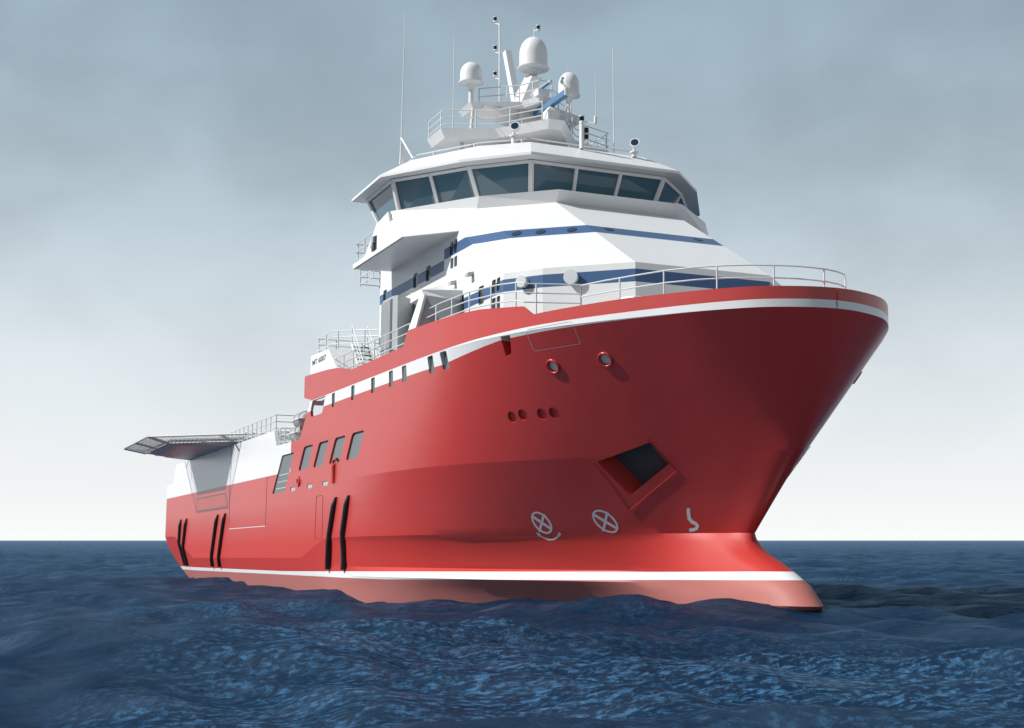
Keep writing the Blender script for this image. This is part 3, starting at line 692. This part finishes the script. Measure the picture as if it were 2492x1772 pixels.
# ------------------------------------------------------------------ midship deck fittings
# funnel casing box and louvre beside the house
MB().xy([(-69.9, 9.15), (-69.5, 9.0), (-70.3, 7.85), (-71.6, 7.85), (-71.6, 9.15)], 9.6, 13.98).build('vent_house', m_grey, ship)
lv = MB().box(-71.55, -69.95, 9.16, 9.22, 9.8, 13.85).build('louvre', m_grey, ship)
g = MB()
for i in range(9): x = -71.5 + i * .18; g.box(x, x + .06, 9.225, 9.29, 9.85, 13.8)
g.build('louvre_slat', m_mark, lv)
# shelter screen joining bulwark and deckhouse
MB().xz([(-64.85, 11.2), (-62.85, 12.98), (-62.7, 12.70), (-62.38, 12.68), (-63.62, 11.2)], 9.86, 9.985).build('shelter_edge', m_white, ship)
MB().prism([(-62.86, 9.98, 13.0), (-63.0, 7.8, 13.2), (-65.6, 7.8, 13.9), (-64.5, 9.98, 13.1)], [(-62.5, 9.98, 12.68), (-63.0, 7.8, 12.68), (-65.6, 7.8, 12.6), (-64.5, 9.98, 12.6)]).build('shelter_roof', m_white, ship)
MB().prism([(-62.55, 9.85, 12.68), (-63.0, 7.8, 12.7), (-63.0, 7.8, 9.7), (-63.9, 9.85, 10.8)], [(-62.65, 9.85, 12.68), (-63.1, 7.8, 12.7), (-63.1, 7.8, 9.7), (-64.0, 9.85, 10.8)]).build('shelter_wall', m_grey, ship)
# machinery house aft of the deckhouse
MB().xz([(-78.8, 9.6), (-78.8, 13.3), (-76.5, 14.3), (-76.5, 9.6)], -6.5, 6.5).build('engine_casing', m_grey, ship)
MB().box(-83.2, -79, -6.8, 6.8, 9.55, 12.4).build('aft_deck_house', m_grey, ship)
# inclined ladder
lad = MB()
for y in (9.05, 8.1):
    lad.prism([(-77.9, y, 12.5), (-77.6, y, 12.5), (-75.0, y, 9.7), (-75.3, y, 9.7)], [(-77.9, y + .05, 12.5), (-77.6, y + .05, 12.5), (-75.0, y + .05, 9.7), (-75.3, y + .05, 9.7)])
    lad.tube([(-77.8, y, 13.6), (-75.0, y, 10.7)], .035, 6); lad.tube([(-77.8, y, 13.1), (-75.0, y, 10.2)], .03, 6); lad.tube([(-77.8, y, 12.5), (-77.8, y, 13.6)], .035, 6)
lad = lad.build('ladder', m_white, ship)
tr = MB()
for i in range(10): x = -77.6 + i * .27; z = 12.3 - i * .28; tr.box(x, x + .25, 8.15, 9.05, z - .04, z)
tr.build('tread', m_green, lad)
# foredeck windlass cover and breakwater
MB().prism([(-50.2, 5.2, 9.6), (-50.2, -5.2, 9.6), (-52.6, -5.2, 9.6), (-52.6, 5.2, 9.6)], [(-50.5, 4.9, 11.0), (-50.5, -4.9, 11.0), (-51.7, -4.9, 11.15), (-51.7, 4.9, 11.15)]).build('windlass_cover', m_white, ship, bevel=.12)
# ------------------------------------------------------------------ aft: cargo rail casing, rails, helideck
cas_rail = [(-92.85, 9.9, 8.54), (-114.5, 9.9, 8.54)]
rail([(-92.85, 5.5, 8.54)] + cas_rail, (.2, .65, 1.1), 1.42, r=.03)
rail([(-92.85, -5.5, 8.54)] + [(x, -y, z) for x, y, z in cas_rail], (.2, .65, 1.1), 1.42, r=.03)
rail([(-92.5, 9.8, 7.45), (-91.1, 9.8, 7.45), (-89.0, 7.2, 7.45)], (.25, .7, 1.2), .75, r=.03)
MB().box(-91.9, -88.0, 3, 8.7, 5.5, 7.4).build('mooring_deck', m_deck, ship)
MB().xz([(-92.2, 5.6), (-92.8, 8.5), (-96, 8.5), (-96, 5.6)], -8.6, 8.6).build('deck_store', m_mark, ship)
def octo(cx, cy, a):
    k = a * (math.sqrt(2) - 1); return [(cx + k, cy + a), (cx + a, cy + k), (cx + a, cy - k), (cx + k, cy - a), (cx - k, cy - a), (cx - a, cy - k), (cx - a, cy + k), (cx - k, cy + a)]
hx, hy = -115.3, .2
deck = MB(); o1 = [(x, y, 8.6) for x, y in octo(hx, hy, 13.2)]; o2 = [(x, y, 9.0) for x, y in octo(hx, hy, 14.1)]; o0 = [(x, y, 8.98) for x, y in octo(hx, hy, 14.1)]
heli = MB().loft([[(x, y, 8.555) for x, y in octo(hx, hy, 13.4)], o0, [(x, y, 9.06) for x, y in octo(hx, hy, 14.1)]]).build('helideck', m_grey, ship)
net = MB(); I = [(x, y, 8.75) for x, y in octo(hx, hy, 14.15)]; OU = [(x, y, 9.13) for x, y in octo(hx, hy, 15.85)]
for k in range(8):
    a0, a1, b0, b1 = I[k], I[(k + 1) % 8], OU[k], OU[(k + 1) % 8]
    net.tube([b0, b1], .075, 8); net.tube([a0, a1], .05, 6); net.tube([a0, b0], .12, 6); net.tube([lerp(a0, a1, .5), lerp(b0, b1, .5)], .10, 6)
    for j in range(1, 32): net.tube([lerp(a0, a1, j / 32), lerp(b0, b1, j / 32)], .016, 4)
    for t in (.2, .4, .6, .8): net.tube([lerp(a0, b0, t), lerp(a1, b1, t)], .016, 4)
net.build('safety_net', m_grey, heli)
for s in (1, -1):
    for x in (-124, -118, -112, -107): MB().tube([(x, s * 9.3, 8.5), (x, s * 12.3, 8.75)], .09, 8).build('support_strut', m_grey, heli)
for x in (-108, -122):
    for y in (-7, 7): MB().tube([(x, y, 5.4), (x, y, 8.7)], .3, 12).build('support_column', m_grey, heli)
# stern fittings
MB().tube([(-136.2, 9.95, 6.6), (-135.95, 9.95, 6.5), (-135.95, 9.95, 5.75), (-136.25, 9.95, 5.7)], .04, 6).build('stern_rail', m_rail, ship)
# ------------------------------------------------------------------ fenders
FEN = [((-127.75, 3.35), (-128.1, .9), (-128.3, -.76)), ((-124.85, 3.37), (-125.8, .9), (-126.25, -.78)), ((-110.9, 3.36), None, (-113.0, -.76)), ((-108.0, 3.38), None, (-110.1, -.76)),
       ((-76.95, 3.45), None, (-78.85, -.66)), ((-74.5, 3.46), (-75.6, .95), (-75.95, -.66))]
fb = bvh_of([hull])
for f_ in FEN:
    for s in (1, -1):
        pts = []
        f_top, f_mid, f_bot = f_
        for i in range(9):
            t = i / 8; z = f_top[1] + (f_bot[1] - f_top[1]) * t
            if f_mid: x = float(np.interp(-z, [-f_top[1], -f_mid[1], -f_bot[1]], [f_top[0], f_mid[0], f_bot[0]]))
            else: x = f_top[0] + (f_bot[0] - f_top[0]) * t
            y = stern_y(x, z) if x < XB else min(10, half_at(x, z)); pts.append((x, y, z))
        g = MB(); rings = []
        for i, (x, y, z) in enumerate(pts):
            k = .4 if i == 0 else 1
            rings.append([(x - .17, s * (y - .1), z), (x - .14, s * (y + .17 * k), z), (x - .07, s * (y + .24 * k), z), (x + .07, s * (y + .24 * k), z), (x + .14, s * (y + .17 * k), z), (x + .17, s * (y - .1), z)])
        g.loft(rings).build('fender', m_black, ship, smooth=30)
# ------------------------------------------------------------------ fairleads and markings on the bow
for P, n, r in fair:
    for s in (1, -1):
        c = Vector((P[0], s * P[1], P[2])); ax = Vector((n[0], s * n[1], n[2])).normalized()
        prof = [(r + .11, -.05)] + [(r + .05 + .05 * math.cos(a), .0 + .07 * math.sin(a)) for a in [i * math.pi / 8 for i in range(9)]] + [(r - .02, -.3)]
        prof[-1] = (r - .02, -.2)
        o = MB().lathe(c, prof, 32, ax, False).build('fairlead', m_red, ship, smooth=50)
        MB().lathe(c - ax * .14, [(r * .98, 0), (r * .98, .05)], 28, ax).build('fairlead_sky_plate', m_mark, o)  # pale plate standing in for bright sky seen through the hole
for px, r in [(D4(545, 1232), .2)]:
    P, n = hit(px, hull_bvh)
    for s in (1, -1): MB().lathe(Vector((P[0], s * 10, P[2])), [(.30, -.02), (.34, .03), (.3, .1), (.2, .1), (.18, .02), (.05, .02)], 24, Vector((0, s, 0))).build('fairlead', m_red, ship, smooth=50)
def strip(pts, bvh, thick, name, m, closed=True, inner=None, off=.006, both=True):
    """a painted mark: image outline laid on the hull plating as a thin skin"""
    A = [hit(p, bvh) for p in pts]
    if any(a[0] is None for a in A): return
    B = [hit(p, bvh) for p in inner]
    if any(a[0] is None for a in B): return
    for s in (1,):
        g = MB(); n = len(A)
        va = [g.v((a[0] + a[1] * off) * np.array([1, s, 1])) for a in A]; vb = [g.v((b[0] + b[1] * off) * np.array([1, s, 1])) for b in B]
        for i in range(n if closed else n - 1): g.bm.faces.new((va[i], va[(i + 1) % n], vb[(i + 1) % n], vb[i]))
        g.build(name, m, ship)
def ribbon(line, w, name='marking', m=None, bvh=None, closed=False):
    """line in image pixels, constant width w (pixels)"""
    L_ = [np.array(p, float) for p in line]; D = []
    for a, b in zip(L_[:-1], L_[1:]):
        k = max(1, int(np.hypot(*(b - a)) / 6)); D += [a + (b - a) * i / k for i in range(k)]
    D.append(L_[-1]); o_, i_ = [], []
    for i, p in enumerate(D):
        t = D[min(i + 1, len(D) - 1)] - D[max(i - 1, 0)]; t = t / (np.hypot(*t) + 1e-9); n = np.array([-t[1], t[0]]) * (w if not callable(w) else w(i / (len(D) - 1))) / 2
        o_.append(p + n); i_.append(p - n)
    strip(o_, bvh or hull_bvh, 0, name, m or m_mark, closed=False, inner=i_)
def ellipse(c, a, b, ang, n=40):
    ca, sa = math.cos(ang), math.sin(ang)
    return [(c[0] + a * math.cos(t) * ca - b * math.sin(t) * sa, c[1] + a * math.cos(t) * sa + b * math.sin(t) * ca) for t in [2 * math.pi * i / n for i in range(n)]]
hull_bvh = bvh_of([hull, bulwark]) if False else hull_bvh
skin_bvh = bvh_of([hull, bulwark])
for c, a, b, ang in [(R8(301, 310), 32.5, 18.5, math.radians(48)), (R8(693, 302), 37.5, 20.5, math.radians(39))]:
    strip(ellipse(c, a, b, ang), hull_bvh, 0, 'thruster_mark', m_mark, True, ellipse(c, a - 5, b - 4.5, ang))
for ln in ([R8(245, 272), R8(355, 346)], [R8(315, 257), R8(286, 366)], [R8(623, 260), R8(762, 344)], [R8(706, 244), R8(680, 362)]): ribbon(ln, 6, 'thruster_mark')
ribbon([R8(284, 386), R8(310, 402), R8(345, 415), R8(375, 413), R8(397, 400), R8(409, 384)], lambda t: 2.5 + 2.5 * t, 'thruster_mark')
ribbon([R8(266, 371), R8(278, 380), R8(289, 390)], lambda t: .5 + 7 * t, 'thruster_mark'); ribbon([R8(407, 368), R8(409, 376), R8(410, 387)], lambda t: .5 + 10 * t, 'thruster_mark')
ribbon([R8(1206, 221), R8(1207, 250), R8(1212, 285), R8(1228, 304), R8(1250, 315), R8(1263, 330), R8(1256, 346), R8(1238, 353), R8(1212, 356)], 8.5, 'bulb_mark')
# seams of the side doors
m_seam = mat('seam_dark_red', (.12, .02, .02), .7); m_seamg = mat('seam_grey', (.40, .34, .35), .6)  # dark red and grey lines along the joints
def seam(line, w=1.1, m=None): ribbon(line, w, 'door_seam', m or m_seam, skin_bvh)
seam([R6(300, 182), R6(310, 155), R6(690, 85), R6(712, 100), R6(785, 270), R6(780, 285), R6(385, 348), R6(362, 335), R6(300, 182)], 1.3, m_seamg)
seam([R5(1590, 840), R5(1640, 830), R5(1644, 840), R5(1636, 1186), R5(1628, 1190), R5(1582, 1190), R5(1578, 1180), R5(1590, 840)])
seam([R5(878, 745), R5(870, 1107)], .9); seam([R5(1185, 676), R5(1170, 1083)], .9)
seam([R5(893, 428), R5(879, 742)], .8, m_seamg); seam([R5(1196, 312), R5(1186, 672)], .8, m_seamg); seam([R5(870, 1108), R5(1168, 1084)], 1.6, m_mark)
skin = bvh_of([hull, bulwark]); ribbon([(2035.6, 732), (2036.3, 746)], 2.2, 'stripe_gap', m_red, skin)
# overboard pipe on the hull side
for s in (1, -1):
    g = MB().tube([(-77.5, s * 10.03, 4.28), (-77.5, s * 10.08, 5.3), (-77.42, s * 10.1, 5.5), (-77.2, s * 10.08, 5.62), (-76.9, s * 10.03, 5.6)], .1, 10)
    g.tube([(-77.75, s * 10.03, 4.28), (-77.75, s * 10.04, 5.4)], .08, 10).build('overboard_pipe', m_red, ship, smooth=50)
# bits of mooring gear seen through the side openings
MB().box(-85.2, -84.6, 8.75, 9.1, 5.45, 6.0).build('mooring_winch', m_red, ship)
for s in (1, -1):
    g = MB()
    for z in (4.55, 4.98, 5.42): g.tube([(-92.4 + (z - 4.25), s * 9.9, z), (-89.25 + (z - 4.25) * .9, s * 9.9, z)], .03, 6)
    for x in (-91.2, -90.2): g.tube([(x, s * 9.88, 4.25), (x, s * 9.88, 5.42)], .02, 6)
    g.build('railing', m_rail, ship)
# ------------------------------------------------------------------ life raft canisters (lift-off things on the ship's side)
def raft(px, Y, label):
    c = PY(px, Y)
    e = empty('life_raft_canister', label, 'life raft'); e['group'] = 'life raft canisters beside the aft railing'
    e.matrix_world = Matrix.Translation(s2w(c)) @ ship_mat
    def LB(): return MB()
    off = np.array(c) - O
    def fix(o): o.parent = e; o.data.transform(Matrix.Translation((-off[0], off[1], -off[2]))); return o
    ax = Vector((1, 0, 0)); n = 20
    for nm_, a0, a1, m_ in (('upper_shell', 0, math.pi, m_white), ('lower_shell', math.pi, 2 * math.pi, m_grey)):
        g = MB(); rings = []
        for u, r in [(-.95, .05), (-.92, .32), (-.8, .46), (-.5, .5), (0, .52), (.5, .5), (.8, .46), (.92, .32), (.95, .05)]:
            rings.append([(c[0] + u, c[1] + r * math.cos(a0 + (a1 - a0) * k / n), c[2] + r * math.sin(a0 + (a1 - a0) * k / n)) for k in range(n + 1)])
        g.loft(rings); fix(g.build(nm_, m_, None, smooth=40))
    g = MB()
    for u in (-.7, -.42, -.14, .14, .42, .7): g.lathe(Vector((c[0] + u - .025, c[1], c[2])), [(.5, 0), (.545, .01), (.545, .05), (.5, .06)], 28, ax)
    fix(g.build('strap', m_rail, None))
    g = MB(); g.box(c[0] - .98, c[0] + .98, c[1] - .58, c[1] + .58, c[2] - .03, c[2] + .03); fix(g.build('flange', m_white, None, bevel=.02))
    g = MB(); g.box(c[0] - .6, c[0] - .5, c[1] - .4, c[1] + .4, c[2] - .75, c[2] - .4); g.box(c[0] + .5, c[0] + .6, c[1] - .4, c[1] + .4, c[2] - .75, c[2] - .4); fix(g.build('cradle', m_grey, None))
raft(D4(560, 290), 9.0, 'white ribbed life raft canister, the lower of two, above the white aft hull')
raft(D4(640, 20), 9.0, 'white ribbed life raft canister, the upper of two, below the small aft opening')
# ------------------------------------------------------------------ sea
def wave(x, y):
    h = np.zeros_like(x); rng = np.random.RandomState(5)
    for i in range(46):
        L_ = 2.2 * (1.072 ** i); th = rng.normal(1.15, .6); ph = rng.uniform(0, 6.28)
        k = 2 * math.pi / L_; a = .0125 * L_ ** .72
        a *= 1.9 if 3.5 < L_ < 11 else (.5 if L_ > 26 else 1.1)
        p = (x * math.cos(th) + y * math.sin(th)) * k + ph
        h += a * (1.5 - 2.2 * np.abs(np.sin(p / 2)) ** .9 if i % 3 else np.sin(p) + .28 * np.sin(2 * p + .6))
    return h * .78
n1, n2 = 900, 620
v = np.linspace(-1, 1, n2); u = np.linspace(0, 1, n1)
yy = 4 + 5.5 * (np.exp(u * 8.3) - 1)          # distances 4 m .. ~22 km
rowsx = []
X_ = np.zeros((n1, n2)); Y_ = np.zeros((n1, n2))
for i in range(n1):
    half = yy[i] * .75 + 30; X_[i] = half * (v * .55 + .45 * v ** 3); Y_[i] = yy[i]
step = np.gradient(yy)[:, None]
H = wave(X_, Y_)
fade = np.clip(1.6 - step / 4.0, 0, 1); H = H * fade
# low swell gathered along the ship's side
H = H * np.interp(Y_, [0, 60, 120], [1, .9, .6]) + np.interp(Y_, [0, 40, 50, 70, 100, 130, 300], [-.12, -.22, -.24, -.36, -.42, -.55, -.4])
co_ = np.stack([X_, Y_, H], -1).reshape(-1, 3)
sm = bpy.data.meshes.new('sea'); sm.vertices.add(len(co_)); sm.vertices.foreach_set('co', co_.astype(np.float32).ravel())
idx = np.arange(n1 * n2).reshape(n1, n2)
q = np.stack([idx[:-1, :-1], idx[:-1, 1:], idx[1:, 1:], idx[1:, :-1]], -1).reshape(-1, 4)
sm.loops.add(q.size); sm.loops.foreach_set('vertex_index', q.ravel().astype(np.int32))
sm.polygons.add(len(q)); sm.polygons.foreach_set('loop_start', np.arange(0, q.size, 4, dtype=np.int32)); sm.update(calc_edges=True); sm.shade_smooth()
sea = bpy.data.objects.new('sea', sm); COL.objects.link(sea); sea['kind'] = 'structure'
mw = bpy.data.materials.new('sea_water'); mw.use_nodes = True; t = mw.node_tree; t.nodes.clear(); L = t.links
tcn = N(t, 'ShaderNodeTexCoord')
def noise(scale, det, rough, dist, ms, rotz=.3):
    mpn = N(t, 'ShaderNodeMapping'); mpn.inputs['Scale'].default_value = ms; mpn.inputs['Rotation'].default_value = (0, 0, rotz)
    n = N(t, 'ShaderNodeTexNoise'); n.inputs['Scale'].default_value = scale; n.inputs['Detail'].default_value = det; n.inputs['Roughness'].default_value = rough; n.inputs['Distortion'].default_value = dist
    L.new(tcn.outputs['Object'], mpn.inputs[0]); L.new(mpn.outputs[0], n.inputs[0]); return n.outputs[0]
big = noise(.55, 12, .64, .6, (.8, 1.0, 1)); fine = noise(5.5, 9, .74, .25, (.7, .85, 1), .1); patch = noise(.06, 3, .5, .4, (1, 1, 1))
b1 = N(t, 'ShaderNodeBump'); b1.inputs['Strength'].default_value = 1; b1.inputs['Distance'].default_value = 1.1; L.new(big, b1.inputs['Height'])
b2 = N(t, 'ShaderNodeBump'); b2.inputs['Strength'].default_value = .6; b2.inputs['Distance'].default_value = .16; L.new(fine, b2.inputs['Height']); L.new(b1.outputs[0], b2.inputs['Normal'])
# lighter blue streaks: small glints put into the water's base colour
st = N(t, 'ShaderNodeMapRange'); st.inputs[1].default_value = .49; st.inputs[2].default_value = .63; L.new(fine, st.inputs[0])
# patch in front of the bow where the painted glints gather
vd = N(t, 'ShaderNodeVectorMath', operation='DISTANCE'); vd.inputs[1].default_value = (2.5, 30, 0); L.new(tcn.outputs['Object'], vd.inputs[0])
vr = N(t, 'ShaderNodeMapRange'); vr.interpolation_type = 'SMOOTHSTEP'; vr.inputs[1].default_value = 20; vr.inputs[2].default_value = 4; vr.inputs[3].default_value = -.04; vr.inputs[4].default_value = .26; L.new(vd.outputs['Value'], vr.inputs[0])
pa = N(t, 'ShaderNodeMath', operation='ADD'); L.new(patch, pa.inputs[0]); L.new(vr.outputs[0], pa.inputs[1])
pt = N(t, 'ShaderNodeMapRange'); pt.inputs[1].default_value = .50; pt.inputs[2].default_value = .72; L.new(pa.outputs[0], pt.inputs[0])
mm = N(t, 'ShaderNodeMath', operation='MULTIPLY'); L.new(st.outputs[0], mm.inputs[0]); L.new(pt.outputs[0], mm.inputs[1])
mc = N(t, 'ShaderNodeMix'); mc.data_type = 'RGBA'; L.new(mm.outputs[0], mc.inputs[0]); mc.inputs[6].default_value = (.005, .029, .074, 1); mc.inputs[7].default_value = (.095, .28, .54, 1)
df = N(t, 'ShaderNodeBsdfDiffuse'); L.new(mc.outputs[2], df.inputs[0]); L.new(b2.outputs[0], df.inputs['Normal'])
gl = N(t, 'ShaderNodeBsdfGlossy'); gl.inputs['Roughness'].default_value = .18; gl.inputs[0].default_value = (.36, .51, .68, 1); L.new(b2.outputs[0], gl.inputs['Normal'])
frn = N(t, 'ShaderNodeFresnel'); frn.inputs[0].default_value = 1.33; L.new(b1.outputs[0], frn.inputs['Normal'])
ms_ = N(t, 'ShaderNodeMixShader'); L.new(frn.outputs[0], ms_.inputs[0]); L.new(df.outputs[0], ms_.inputs[1]); L.new(gl.outputs[0], ms_.inputs[2])
ot = N(t, 'ShaderNodeOutputMaterial'); L.new(ms_.outputs[0], ot.inputs[0])
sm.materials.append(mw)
sc.render.engine = 'CYCLES'; sc.cycles.diffuse_bounces = 1; sc.cycles.glossy_bounces = 3
